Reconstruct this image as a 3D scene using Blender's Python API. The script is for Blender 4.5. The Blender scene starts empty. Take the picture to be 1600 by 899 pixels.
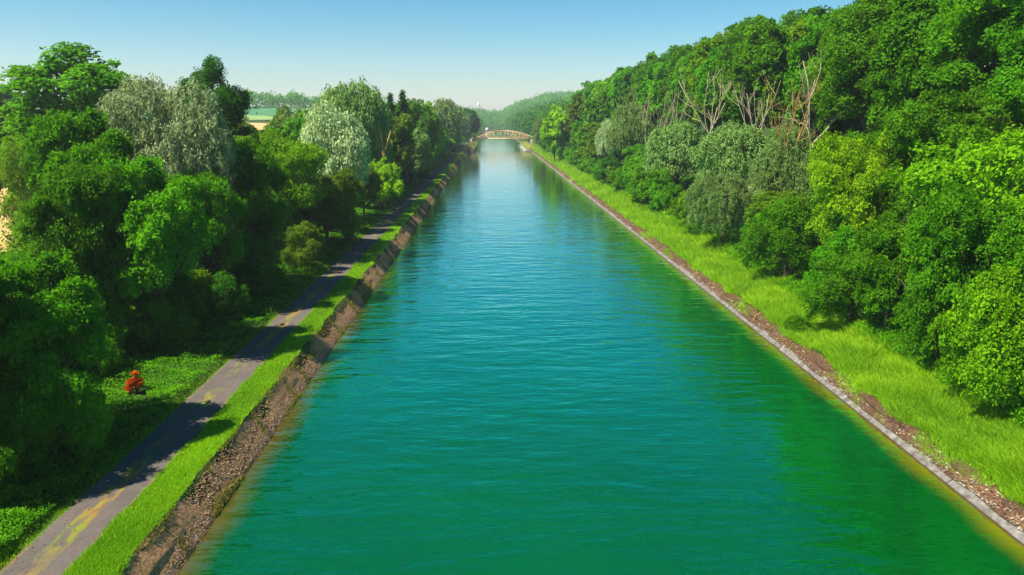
import bpy, math, random
import numpy as np

C = bpy.context.scene.collection
R = math.radians
PI = math.pi

# ------------------------------------------------------------------ camera, sky, sun, exposure
SC = bpy.context.scene
cam_d = bpy.data.cameras.new("camera")
cam = bpy.data.objects.new("camera", cam_d); C.objects.link(cam)
cam_d.sensor_width = 36.0
cam_d.lens = 36.0 * 1150.0 / 1600.0
cam_d.clip_start = 0.5
cam_d.clip_end = 12000
cam.location = (0, 0, 20)
cam.rotation_euler = (R(90 - 12.85), 0, R(-1.6))
SC.camera = cam

SUN_EL, SUN_AZ = 54.0, -113.0       # azimuth in degrees from +Y (down the canal), clockwise positive
W = bpy.data.worlds.new("World"); SC.world = W; W.use_nodes = True
wn = W.node_tree; wn.nodes.clear()
sky = wn.nodes.new('ShaderNodeTexSky'); sky.sky_type = 'NISHITA'; sky.sun_disc = False
sky.sun_elevation = R(SUN_EL); sky.sun_rotation = R(SUN_AZ)
sky.altitude = 100; sky.air_density = 1.0; sky.dust_density = 0.4; sky.ozone_density = 2.5
hs = wn.nodes.new('ShaderNodeHueSaturation'); hs.inputs['Saturation'].default_value = 1.55
hs.inputs['Hue'].default_value = 0.485
bg = wn.nodes.new('ShaderNodeBackground'); bg.inputs['Strength'].default_value = 0.053
wo = wn.nodes.new('ShaderNodeOutputWorld')
wn.links.new(sky.outputs[0], hs.inputs['Color']); wn.links.new(hs.outputs[0], bg.inputs[0]); wn.links.new(bg.outputs[0], wo.inputs[0])

sun_d = bpy.data.lights.new("sun", 'SUN'); sun_d.energy = 5.0; sun_d.angle = R(0.5); sun_d.color = (1.0, 0.93, 0.80)
sun = bpy.data.objects.new("sun", sun_d); C.objects.link(sun); sun.location = (-60, -20, 90)
a = R(SUN_AZ); e = R(SUN_EL)
sd = (math.sin(a)*math.cos(e), math.cos(a)*math.cos(e), math.sin(e))
from mathutils import Vector, Matrix
sun.rotation_euler = Vector(sd).to_track_quat('Z', 'Y').to_euler()

SC.view_settings.view_transform = 'Standard'; SC.view_settings.look = 'None'
SC.view_settings.exposure = 1.3; SC.view_settings.gamma = 1; SC.view_settings.use_curve_mapping = False
SC.render.engine = 'CYCLES'
SC.cycles.max_bounces = 6; SC.cycles.diffuse_bounces = 3; SC.cycles.glossy_bounces = 3
SC.cycles.transmission_bounces = 4; SC.cycles.volume_bounces = 0; SC.cycles.transparent_max_bounces = 4
SC.cycles.use_denoising = True
SC.cycles.sample_clamp_indirect = 4

# ------------------------------------------------------------------ mesh helpers
def mesh_from(name, verts, faces4=None, faces3=None, tone=None, smooth=False):
    """verts (n,3); faces4 (m,4); faces3 (k,3); tone: one value per face"""
    me = bpy.data.meshes.new(name)
    verts = np.asarray(verts, dtype=np.float32)
    f4 = np.zeros((0, 4), np.int32) if faces4 is None else np.asarray(faces4, np.int32)
    f3 = np.zeros((0, 3), np.int32) if faces3 is None else np.asarray(faces3, np.int32)
    nl = f4.size + f3.size; nf = len(f4) + len(f3)
    me.vertices.add(len(verts)); me.vertices.foreach_set('co', verts.ravel())
    me.loops.add(nl); me.loops.foreach_set('vertex_index', np.concatenate([f4.ravel(), f3.ravel()]))
    me.polygons.add(nf)
    starts = np.concatenate([np.arange(len(f4))*4, f4.size + np.arange(len(f3))*3]).astype(np.int32)
    me.polygons.foreach_set('loop_start', starts)
    if smooth: me.polygons.foreach_set('use_smooth', np.ones(nf, bool))
    me.update(calc_edges=True)
    if tone is not None:
        at = me.attributes.new('tone', 'FLOAT', 'FACE'); at.data.foreach_set('value', np.asarray(tone, np.float32))
    return me

def link(name, me, mat=None, parent=None):
    o = bpy.data.objects.new(name, me); C.objects.link(o)
    if mat is not None:
        me.materials.append(mat)
    if parent: o.parent = parent
    return o

def empty(name, loc, rz=0.0):
    o = bpy.data.objects.new(name, None); C.objects.link(o); o.location = loc; o.rotation_euler = (0, 0, rz)
    o.empty_display_size = 0.3
    return o

def tag(o, label=None, cat=None, group=None, kind=None):
    if label: o['label'] = label
    if cat: o['category'] = cat
    if group: o['group'] = group
    if kind: o['kind'] = kind
    return o

class MB:
    """collects tubes, boxes and polygons for ONE mesh"""
    def __init__(s): s.v = []; s.f4 = []; s.f3 = []; s.n = 0
    def add(s, v, f4=(), f3=()):
        v = np.asarray(v, float); s.v.append(v)
        if len(f4): s.f4.append(np.asarray(f4, int) + s.n)
        if len(f3): s.f3.append(np.asarray(f3, int) + s.n)
        s.n += len(v)
    def tube(s, pts, rad, n=6):
        pts = np.asarray(pts, float); m = len(pts)
        d = np.gradient(pts, axis=0); d /= np.linalg.norm(d, axis=1)[:, None] + 1e-9
        ref = np.array([1, 0, 0.]) if abs(d[0][0]) < .8 else np.array([0, 1, 0.])
        V = []
        for i in range(m):
            u = np.cross(d[i], ref); u /= np.linalg.norm(u); w = np.cross(d[i], u)
            t = np.arange(n)/n*2*PI
            V.append(pts[i] + rad[i]*(np.cos(t)[:, None]*u + np.sin(t)[:, None]*w))
        V.append(pts[-1:] + d[-1]*rad[-1]*.5)
        V = np.concatenate(V); F = []
        for i in range(m-1):
            for j in range(n):
                F.append((i*n+j, i*n+(j+1) % n, (i+1)*n+(j+1) % n, (i+1)*n+j))
        T = [((m-1)*n+j, (m-1)*n+(j+1) % n, m*n) for j in range(n)]
        s.add(V, F, T)
    def box(s, c, d, rz=0.0):
        x, y, z = (q/2 for q in d)
        v = np.array([(-x,-y,-z),(x,-y,-z),(x,y,-z),(-x,y,-z),(-x,-y,z),(x,-y,z),(x,y,z),(-x,y,z)])
        if rz:
            c_, s_ = math.cos(rz), math.sin(rz); v = v @ np.array([[c_, s_, 0], [-s_, c_, 0], [0, 0, 1]])
        s.add(v + np.asarray(c), [(0,3,2,1),(4,5,6,7),(0,1,5,4),(1,2,6,5),(2,3,7,6),(3,0,4,7)])
    def bar(s, p, q, w, h):
        """square bar from p to q"""
        p = np.asarray(p, float); q = np.asarray(q, float); d = q-p; L = np.linalg.norm(d); d /= L
        up = np.array([0, 0, 1.]) if abs(d[2]) < .95 else np.array([1., 0, 0])
        u = np.cross(d, up); u /= np.linalg.norm(u); t = np.cross(u, d)
        V = [b + u*sx*w/2 + t*sz*h/2 for b in (p, q) for sx, sz in ((-1,-1),(1,-1),(1,1),(-1,1))]
        s.add(V, [(3,2,1,0),(4,5,6,7),(0,1,5,4),(1,2,6,5),(2,3,7,6),(3,0,4,7)])
    def mesh(s, name, smooth=False):
        f4 = np.concatenate(s.f4) if s.f4 else None; f3 = np.concatenate(s.f3) if s.f3 else None
        return mesh_from(name, np.concatenate(s.v), f4, f3, smooth=smooth)
    def build(s, name, mat, parent=None, smooth=False): return link(name, s.mesh(name, smooth), mat, parent)

# cheap value noise for geometry
def vnoise(x, y, seed=0):
    xi = np.floor(x).astype(np.int64); yi = np.floor(y).astype(np.int64); xf = x-xi; yf = y-yi
    def h(i, j):
        n = (i*374761393 + j*668265263 + seed*1442695041) & 0xffffffff
        n = ((n ^ (n >> 13))*1274126177) & 0xffffffff
        return ((n ^ (n >> 16)) & 0xffff)/65535.0
    u = xf*xf*(3-2*xf); v = yf*yf*(3-2*yf)
    return (h(xi,yi)*(1-u)+h(xi+1,yi)*u)*(1-v) + (h(xi,yi+1)*(1-u)+h(xi+1,yi+1)*u)*v

# ------------------------------------------------------------------ node helpers
def new_mat(name):
    m = bpy.data.materials.new(name); m.use_nodes = True
    nt = m.node_tree; nt.nodes.clear()
    out = nt.nodes.new('ShaderNodeOutputMaterial')
    return m, nt, out
def N(nt, t, **kw):
    n = nt.nodes.new(t)
    for k, v in kw.items():
        if k in n.inputs.keys() if isinstance(k, str) else False: n.inputs[k].default_value = v
        else: setattr(n, k, v)
    return n
def L(nt, a_, b_): nt.links.new(a_, b_)
def ramp(nt, stops, fac=None, interp='LINEAR'):
    r = nt.nodes.new('ShaderNodeValToRGB'); cr = r.color_ramp; cr.interpolation = interp
    while len(cr.elements) < len(stops): cr.elements.new(0.5)
    for el, (p, c) in zip(cr.elements, stops):
        el.position = p; el.color = (*c, 1) if len(c) == 3 else c
    if fac is not None: L(nt, fac, r.inputs[0])
    return r
def noise(nt, vec, scale, detail=4, rough=.55):
    n = nt.nodes.new('ShaderNodeTexNoise'); n.inputs['Scale'].default_value = scale
    n.inputs['Detail'].default_value = detail; n.inputs['Roughness'].default_value = rough
    L(nt, vec, n.inputs['Vector']); return n
def mapping(nt, vec, scale=(1,1,1), rot=(0,0,0), loc=(0,0,0)):
    m = nt.nodes.new('ShaderNodeMapping'); m.inputs['Scale'].default_value = scale
    m.inputs['Rotation'].default_value = rot; m.inputs['Location'].default_value = loc
    L(nt, vec, m.inputs['Vector']); return m.outputs[0]
def mixc(nt, fac, A, B, mode='MIX'):
    m = nt.nodes.new('ShaderNodeMix'); m.data_type = 'RGBA'; m.blend_type = mode
    for i, v in ((0, fac), (6, A), (7, B)):
        if hasattr(v, 'links'): L(nt, v, m.inputs[i])
        elif i == 0: m.inputs[0].default_value = v
        else: m.inputs[i].default_value = (*v, 1)
    return m.outputs[2]
def math_(nt, op, A, B=None, clamp=False):
    m = nt.nodes.new('ShaderNodeMath'); m.operation = op; m.use_clamp = clamp
    for i, v in ((0, A), (1, B)):
        if v is None: continue
        if hasattr(v, 'links'): L(nt, v, m.inputs[i])
        else: m.inputs[i].default_value = v
    return m.outputs[0]
def principled(nt, out, color, rough=.8, spec=.3, bump=None, bstr=.5, bdist=.05):
    p = nt.nodes.new('ShaderNodeBsdfPrincipled')
    if hasattr(color, 'links'): L(nt, color, p.inputs['Base Color'])
    else: p.inputs['Base Color'].default_value = (*color, 1)
    if hasattr(rough, 'links'): L(nt, rough, p.inputs['Roughness'])
    else: p.inputs['Roughness'].default_value = rough
    p.inputs['Specular IOR Level'].default_value = spec
    if bump is not None:
        b = nt.nodes.new('ShaderNodeBump'); b.inputs['Strength'].default_value = bstr; b.inputs['Distance'].default_value = bdist
        L(nt, bump, b.inputs['Height']); L(nt, b.outputs[0], p.inputs['Normal'])
    L(nt, p.outputs[0], out.inputs['Surface']); return p
def geo_pos(nt): return nt.nodes.new('ShaderNodeNewGeometry').outputs['Position']

def leaf_mat(name, dark, light, trans=.42, rough=.65, spec=.06, tint=None):
    m, nt, out = new_mat(name)
    at = N(nt, 'ShaderNodeAttribute'); at.attribute_name = 'tone'
    c = ramp(nt, [(0.0, dark), (1.0, light)], at.outputs['Fac']).outputs[0]
    oi = nt.nodes.new('ShaderNodeObjectInfo')
    hsv = nt.nodes.new('ShaderNodeHueSaturation')
    L(nt, c, hsv.inputs['Color'])
    L(nt, math_(nt, 'ADD', math_(nt, 'MULTIPLY', oi.outputs['Random'], .014), .492), hsv.inputs['Hue'])
    L(nt, math_(nt, 'ADD', math_(nt, 'MULTIPLY', oi.outputs['Random'], .45), .78), hsv.inputs['Value'])
    col = hsv.outputs[0]
    p = nt.nodes.new('ShaderNodeBsdfPrincipled'); L(nt, col, p.inputs['Base Color'])
    p.inputs['Roughness'].default_value = rough; p.inputs['Specular IOR Level'].default_value = spec
    t = nt.nodes.new('ShaderNodeBsdfTranslucent')
    L(nt, mixc(nt, 1.0, col, tint or (1.5, 1.35, .5), 'MULTIPLY'), t.inputs['Color'])
    mx = nt.nodes.new('ShaderNodeMixShader'); mx.inputs[0].default_value = trans
    L(nt, p.outputs[0], mx.inputs[1]); L(nt, t.outputs[0], mx.inputs[2]); L(nt, mx.outputs[0], out.inputs['Surface'])
    return m

LEAF = {
 'mid green':    leaf_mat('leaf_mid_green',   (0.022,0.104,0.001), (0.098,0.305,0.002)),
 'vivid green':  leaf_mat('leaf_vivid_green', (.028,.120,.002), (.120,.335,.003)),
 'dark green':   leaf_mat('leaf_dark_green',  (0.012,0.067,0.004), (0.051,0.189,0.006), trans=.28),
 'yellow-green': leaf_mat('leaf_yellow_green',(0.055,0.165,0.001), (0.177,0.378,0.002)),
 'olive green':  leaf_mat('leaf_olive_green', (0.043,0.104,0.004), (0.140,0.250,0.010), trans=.32),
 'silvery':      leaf_mat('leaf_silvery',     (.150,.240,.085), (.480,.580,.280), trans=.3, tint=(1.1,1.15,.8)),
 'grey-green':   leaf_mat('leaf_grey_green',  (.070,.145,.025), (.220,.340,.085), trans=.3, tint=(1.2,1.2,.7)),
 'lime green':   leaf_mat('leaf_lime_green',  (.090,.235,.001), (.280,.480,.003), trans=.4),
 'orange-red':   leaf_mat('leaf_orange_red',  (.260,.030,.004), (.800,.170,.008), tint=(1.2,1,.6)),
}
def bark_mat(name, c1, c2):
    m, nt, out = new_mat(name)
    tc = nt.nodes.new('ShaderNodeTexCoord').outputs['Object']
    n = noise(nt, mapping(nt, tc, (6, 6, 1.2)), 1.5, 5)
    principled(nt, out, ramp(nt, [(.3, c1), (.7, c2)], n.outputs[0]).outputs[0], .9, .1, n.outputs[0], .6, .03)
    return m
BARK = bark_mat('bark_brown', (.045,.032,.020), (.15,.11,.07))
BARKO = bark_mat('bark_orange', (.20,.10,.03), (.42,.24,.08))
DEADBARK = bark_mat('bark_dead', (.20,.155,.085), (.44,.37,.24))

# ------------------------------------------------------------------ terrain
PX = [-3000,-70,-45,-27,-20.8,-17.9,-15.75,-15.5,-14.3,-13.0,-10.0, 21.0,24.2,25.5,26.0,26.6,26.9,31,38,45,51,60,70,3000]
PZ = [ 3.6, 3.4, 3.0, 2.1, 1.6, 1.58, 1.52, 1.20,-0.25,-1.40,-2.00,-2.00,-1.30,-0.30,.20,.62,.90,2.0,4.4,8.0,10.5,13.0,15,17]
def sstep(x, a_, b_):
    t = np.clip((x-a_)/(b_-a_), 0, 1); return t*t*(3-2*t)
def ground_z(X, Y):
    X = np.asarray(X, float); Y = np.asarray(Y, float)
    z = np.interp(X, PX, PZ)
    z = z + sstep(-X-np.clip(Y, 0, 2000)*.07, 50, 115)*np.clip(Y-130, 0, 900)*.038
    z = z + sstep(X, 34, 150)*sstep(Y, 620, 1050)*24
    z = z + sstep(Y, 1405, 1800)*26*(1-sstep(-X, 100, 220)) 
    z = z + sstep(np.abs(X+20), 60, 160)*(vnoise(X/60, Y/60, 3)-.5)*2.0*(Y > 200)
    return z
def gz(x, y): return float(ground_z(x, y))

def yrows(y0, y1, s0, g):
    ys = [y0]; 
    while ys[-1] < y1: ys.append(ys[-1] + s0 + max(0, ys[-1])*g)
    ys[-1] = y1; return np.array(ys)
def sheet(name, xs, ys, zf, mat, smooth=True):
    XX, YY = np.meshgrid(xs, ys); ZZ = zf(XX, YY)
    if isinstance(ZZ, tuple): XX, YY, ZZ = ZZ
    nx, ny = len(xs), len(ys)
    V = np.stack([XX, YY, ZZ], -1).reshape(-1, 3)
    i, j = np.meshgrid(np.arange(nx-1), np.arange(ny-1)); b = (j*nx+i).ravel()
    return link(name, mesh_from(name, V, np.stack([b, b+1, b+nx+1, b+nx], -1), smooth=smooth), mat)

m, nt, out = new_mat('ground_mat'); P = geo_pos(nt)
n1 = noise(nt, P, .25, 5); n2 = noise(nt, P, 4.0, 4)
col = ramp(nt, [(.30, (.022,.028,.006)), (.50, (.030,.070,.008)), (.72, (.055,.120,.010))], n1.outputs[0]).outputs[0]
col = mixc(nt, .6, col, ramp(nt, [(.3, (.35,.35,.35)), (.7, (1.1,1.1,1.1))], n2.outputs[0]).outputs[0], 'MULTIPLY')
principled(nt, out, col, .95, .1, n2.outputs[0], .7, .1)
xs = np.array([-2400,-1500,-1000,-700,-500,-400,-320,-260,-210,-170,-140,-120,-105,-90,-80,-70,-60,-52,-45,-38,-32,-27,-24,-20.8,-17.9,-15.75,-15.5,-14.3,-13,-10,0,10,21,24.2,25.5,26,26.6,26.9,29,31,35,40,45,50,55,60,65,70,80,95,110,125,150,180,220,280,350,450,600,900,1400,2400.])
ys = yrows(-80, 4200, 6, .03)
tag(sheet('ground', xs, ys, ground_z, m), kind='structure')

def field_mat(name, c1, c2, furrow=True, rot=0.3):
    m, nt, out = new_mat(name); P = geo_pos(nt)
    n1 = noise(nt, P, .05, 4)
    n2 = noise(nt, mapping(nt, P, (2.2, .05, 1), (0, 0, rot)), 1.0, 3)
    col = ramp(nt, [(.3, c1), (.7, c2)], n1.outputs[0]).outputs[0]
    col = mixc(nt, .35, col, ramp(nt, [(.35, (.55,.5,.42)), (.6, (1.1,1.1,1.1))], n2.outputs[0]).outputs[0], 'MULTIPLY')
    principled(nt, out, col, .95, .1, n2.outputs[0], .5, .2); return m
def fld(name, x0, x1, y0, y1, dz, mt):
    o = sheet(name, np.linspace(x0, x1, 30), np.linspace(y0, y1, 40), lambda X, Y: ground_z(X, Y)+dz, mt)
    tag(o, kind='structure'); return o
fld('wheat_field', -520, -62, 20, 505, .22, field_mat('wheat', (.40,.24,.09), (.52,.33,.14), rot=1.2))
fld('stubble_field', -560, -70, 560, 660, .3, field_mat('stubble', (.15,.24,.07), (.20,.28,.09)))
fld('green_field', -560, -80, 660, 880, .3, field_mat('crop', (.04,.14,.05), (.055,.18,.065)))

# ------------------------------------------------------------------ water
m, nt, out = new_mat('canal_water'); P = geo_pos(nt)
sx = nt.nodes.new('ShaderNodeSeparateXYZ'); L(nt, P, sx.inputs[0])
nE = noise(nt, mapping(nt, P, (.0, .12, 1)), 1.0, 3)
jit = math_(nt, 'MULTIPLY', math_(nt, 'SUBTRACT', nE.outputs[0], .5), 1.6)
xj = math_(nt, 'ADD', sx.outputs[0], jit)
def mr(v, a_, b_):
    n = nt.nodes.new('ShaderNodeMapRange'); n.interpolation_type = 'SMOOTHSTEP'
    L(nt, v, n.inputs[0]); n.inputs[1].default_value = a_; n.inputs[2].default_value = b_; return n.outputs[0]
shR = mr(xj, 23.8, 25.7); shL = mr(xj, -12.6, -14.6)
deep = ramp(nt, [(.35, (.0003,.046,.006)), (.65, (.0005,.058,.010))], noise(nt, P, .05, 2).outputs[0]).outputs[0]
col = mixc(nt, shR, deep, (.125,.098,.003)); col = mixc(nt, shL, col, (.07,.05,.008))
# ripples: long crests across the canal, wind chop and small wavelets
v1 = mapping(nt, P, (.24, .66, 1), (0, 0, R(4))); v2 = mapping(nt, P, (.8, 2.0, 1), (0, 0, R(-6))); v3 = mapping(nt, P, (.06, .13, 1), (0, 0, R(10)))
h1 = noise(nt, v1, 1.0, 3, .5); h2 = noise(nt, v2, 1.0, 3, .55); h3 = noise(nt, v3, 1.0, 2, .5)
gust = mr(h3.outputs[0], .35, .65)
hh = math_(nt, 'ADD', math_(nt, 'MULTIPLY', h1.outputs[0], 1.25), math_(nt, 'MULTIPLY', math_(nt, 'MULTIPLY', h2.outputs[0], .20), math_(nt, 'ADD', gust, .45)))
hh = math_(nt, 'ADD', hh, math_(nt, 'MULTIPLY', h3.outputs[0], .8))
far_calm = math_(nt, 'SUBTRACT', 1.0, math_(nt, 'MULTIPLY', mr(sx.outputs[1], 60, 330), .72))
hh = math_(nt, 'MULTIPLY', hh, far_calm)
p = principled(nt, out, col, 1.0, 0.0, hh, 1.0, .105)
p.inputs['Subsurface Weight'].default_value = 1.0; p.inputs['Subsurface Radius'].default_value = (.6, 3.0, 1.6); p.inputs['Subsurface Scale'].default_value = .6
nrm_out = p.inputs['Normal'].links[0].from_socket
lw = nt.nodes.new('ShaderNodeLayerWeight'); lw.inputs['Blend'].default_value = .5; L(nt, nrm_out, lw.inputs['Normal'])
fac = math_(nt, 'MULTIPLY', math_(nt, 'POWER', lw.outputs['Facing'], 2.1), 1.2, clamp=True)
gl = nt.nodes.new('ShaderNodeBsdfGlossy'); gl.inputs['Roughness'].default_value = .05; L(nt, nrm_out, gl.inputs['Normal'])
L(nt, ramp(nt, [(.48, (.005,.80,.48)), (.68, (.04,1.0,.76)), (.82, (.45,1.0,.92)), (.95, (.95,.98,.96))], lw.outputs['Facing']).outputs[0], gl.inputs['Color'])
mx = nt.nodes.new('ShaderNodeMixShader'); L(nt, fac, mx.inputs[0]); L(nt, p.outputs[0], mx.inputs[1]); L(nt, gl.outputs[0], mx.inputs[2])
L(nt, mx.outputs[0], out.inputs['Surface'])
WATER = m
tag(sheet('water', np.array([-15.2, -5, 5, 15, 26.2]), yrows(-60, 1420, 20, .02), lambda X, Y: X*0, WATER), kind='structure')

# ------------------------------------------------------------------ banks, path
def bank(name, x0, z0, x1, z1, nx, amp, mat, y1=1420, seed=0, wob=.0):
    us = np.linspace(0, 1, nx)
    def zf(U, Y):
        n = (vnoise(U*6*abs(x1-x0)+7, Y*2.2, seed)-.5)*2*amp + (vnoise(U*2, Y*.35, seed+5)-.5)*2*amp
        edge = np.minimum(1, np.minimum(U, 1-U)*8+.35)
        X = x0+(x1-x0)*U + (vnoise(Y*.45, U*0, seed+9)-.5)*wob*np.where(U > .5, 1, .25)
        return X, Y, z0+(z1-z0)*U + n*edge
    return tag(sheet(name, us, yrows(-40, y1, .30, .004), zf, mat), kind='structure')

m, nt, out = new_mat('brown_bank'); P = geo_pos(nt)
sx = nt.nodes.new('ShaderNodeSeparateXYZ'); L(nt, P, sx.inputs[0])
nb = noise(nt, mapping(nt, P, (2.2, 1.2, 2)), 4.0, 6, .7); nc = noise(nt, P, .9, 4); nd = noise(nt, P, 14, 3)
col = ramp(nt, [(.28, (.09,.046,.024)), (.45, (.24,.125,.060)), (.60, (.40,.235,.115)), (.78, (.60,.42,.25))], nb.outputs[0]).outputs[0]
col = mixc(nt, math_(nt, 'MULTIPLY', mr(nc.outputs[0], .52, .68), .45), col, (.075,.090,.012))
low = mr(math_(nt, 'ADD', sx.outputs[2], math_(nt, 'MULTIPLY', nc.outputs[0], .5)), .72, .40)
col = mixc(nt, math_(nt, 'MULTIPLY', low, .6), col, ramp(nt, [(.35, (.11,.07,.05)), (.7, (.34,.26,.20))], nd.outputs[0]).outputs[0])
wet = mr(sx.outputs[2], .16, .02)
col = mixc(nt, math_(nt, 'MULTIPLY', wet, .8), col, (.16,.085,.012))
principled(nt, out, col, .9, .15, nb.outputs[0], 1.0, .08)
BANKM = m
bank('canal_bank', -14.05, -.22, -15.85, 1.57, 16, .045, BANKM, seed=1, wob=.25)

m, nt, out = new_mat('concrete_apron'); P = geo_pos(nt)
sx = nt.nodes.new('ShaderNodeSeparateXYZ'); L(nt, P, sx.inputs[0])
na = noise(nt, P, 2.0, 5); nb = noise(nt, P, 18, 3)
col = ramp(nt, [(.30, (.065,.052,.045)), (.55, (.15,.135,.12)), (.75, (.24,.225,.205))], na.outputs[0]).outputs[0]
col = mixc(nt, .5, col, ramp(nt, [(.35, (.5,.48,.45)), (.6, (1.1,1.1,1.1))], nb.outputs[0]).outputs[0], 'MULTIPLY')
fr = math_(nt, 'FRACT', math_(nt, 'DIVIDE', math_(nt, 'ADD', sx.outputs[1], 200.3), 12.5))
col = mixc(nt, math_(nt, 'LESS_THAN', fr, .008), col, (.03,.03,.02))
wet = mr(sx.outputs[2], .09, .02)
col = mixc(nt, wet, col, (.035,.022,.008))
principled(nt, out, col, .85, .2, nb.outputs[0], .5, .03)
bank('concrete_edge', 25.25, -.15, 26.05, .42, 8, .018, m, seed=2, wob=.12)

m, nt, out = new_mat('dead_litter'); P = geo_pos(nt)
nb = noise(nt, P, 7.0, 6, .75); nc = noise(nt, P, .7, 4)
col = ramp(nt, [(.34, (.026,.014,.009)), (.48, (.066,.036,.022)), (.60, (.115,.066,.038)), (.76, (.34,.25,.16))], nb.outputs[0]).outputs[0]
col = mixc(nt, math_(nt, 'MULTIPLY', mr(nc.outputs[0], .52, .66), .6), col, (.09,.11,.010))
principled(nt, out, col, .95, .1, nb.outputs[0], 1.0, .1)
bank('litter_strip', 25.86, .33, 27.15, 1.02, 12, .06, m, seed=3, wob=.9)

m, nt, out = new_mat('path_mat'); P = geo_pos(nt)
sx = nt.nodes.new('ShaderNodeSeparateXYZ'); L(nt, P, sx.inputs[0])
nw = noise(nt, P, .8, 4); ng = noise(nt, P, 25, 3); nm = noise(nt, mapping(nt, P, (1.4, .45, 1)), 1.6, 5, .6); ns = noise(nt, P, .13, 3)
xw = math_(nt, 'ADD', sx.outputs[0], math_(nt, 'MULTIPLY', math_(nt, 'SUBTRACT', nw.outputs[0], .5), .5))
grey = ramp(nt, [(.35, (.075,.062,.054)), (.65, (.118,.099,.086))], ng.outputs[0]).outputs[0]
grey = mixc(nt, .5, grey, ramp(nt, [(.35, (.6,.6,.62)), (.65, (1.05,1.05,1.0))], nw.outputs[0]).outputs[0], 'MULTIPLY')
moss = ramp(nt, [(.33, (.11,.070,.045)), (.50, (.17,.105,.035)), (.66, (.17,.165,.015))], nm.outputs[0]).outputs[0]
moss = mixc(nt, mr(ns.outputs[0], .5, .62), moss, (.10,.16,.012))
ctr = mr(math_(nt, 'ABSOLUTE', math_(nt, 'ADD', xw, 19.28)), .52, .34)
edg = mr(math_(nt, 'ABSOLUTE', math_(nt, 'ADD', xw, 19.2)), 1.22, 1.36)
col = mixc(nt, math_(nt, 'MULTIPLY', ctr, math_(nt, 'MULTIPLY', mr(nm.outputs[0], .36, .52), mr(noise(nt, P, .25, 3).outputs[0], .36, .52))), grey, moss)
col = mixc(nt, edg, col, mixc(nt, mr(nw.outputs[0], .4, .6), (.13,.095,.05), (.06,.12,.01)))
principled(nt, out, col, .9, .2, ng.outputs[0], .4, .03)
PATHM = m
tag(sheet('path', np.array([-20.65, -19.9, -19.2, -18.5, -17.72]), yrows(-40, 640, 3, .004),
          lambda X, Y: ground_z(X, Y)+.03, m), kind='structure')

# ------------------------------------------------------------------ leaves and scattered blades
def nrm(v): return v/(np.linalg.norm(v, axis=-1, keepdims=True)+1e-9)
def leaves(pos, nor, Ls, Ws, rng, axis=None, fold=.18):
    """diamond leaves; returns verts, faces4"""
    n = len(pos)
    r = rng.normal(size=(n, 3)) if axis is None else axis
    aa = nrm(np.cross(nor, r)) if axis is None else nrm(axis)
    bb = nrm(np.cross(nor, aa)); nn = np.cross(aa, bb)
    Ls = np.broadcast_to(Ls, (n,))[:, None]; Ws = np.broadcast_to(Ws, (n,))[:, None]
    V = np.stack([pos-aa*Ls*.5, pos+bb*Ws*.5+nn*Ws*fold, pos+aa*Ls*.5, pos-bb*Ws*.5+nn*Ws*fold], 1).reshape(-1, 3)
    F = np.arange(n*4).reshape(n, 4)
    return V, F

def ribbon_tufts(pos, h, w, lean, rng):
    """grass blades: triangles standing on pos"""
    n = len(pos); t = rng.uniform(0, 2*PI, n); d = np.stack([np.cos(t), np.sin(t), t*0], -1)
    l = rng.normal(size=(n, 3))*lean; l[:, 2] = 0
    h = np.broadcast_to(h, (n,))[:, None]; w = np.broadcast_to(w, (n,))[:, None]
    tip = pos + l*h; tip[:, 2] += h[:, 0]*rng.uniform(.75, 1.1, n)
    V = np.stack([pos-d*w*.5, pos+d*w*.5, tip], 1).reshape(-1, 3)
    return V, np.arange(n*3).reshape(n, 3)

def lobes_of(rng, Rr, H, z0, nl, spread=.62, rl=(.30, .48)):
    c = np.array([0, 0, z0+H/2])
    cs = [c + np.array([0, 0, H*.04])]; rs = [min(Rr, H/2)*.62]
    tries = 0
    while len(cs) < nl and tries < 400:
        tries += 1
        u = nrm(rng.normal(size=3)); 
        if u[2] < -.75: continue
        p = c + u*np.array([Rr, Rr, H/2])*rng.uniform(spread-.08, spread+.16)
        r = Rr*rng.uniform(*rl)
        if p[2]-r < z0-.3: p[2] = z0+r*.8
        if any(np.linalg.norm(p-q) < .42*(r+s) for q, s in zip(cs[1:], rs[1:])): continue
        cs.append(p); rs.append(r)
    return c, np.array(cs), np.array(rs)

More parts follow.
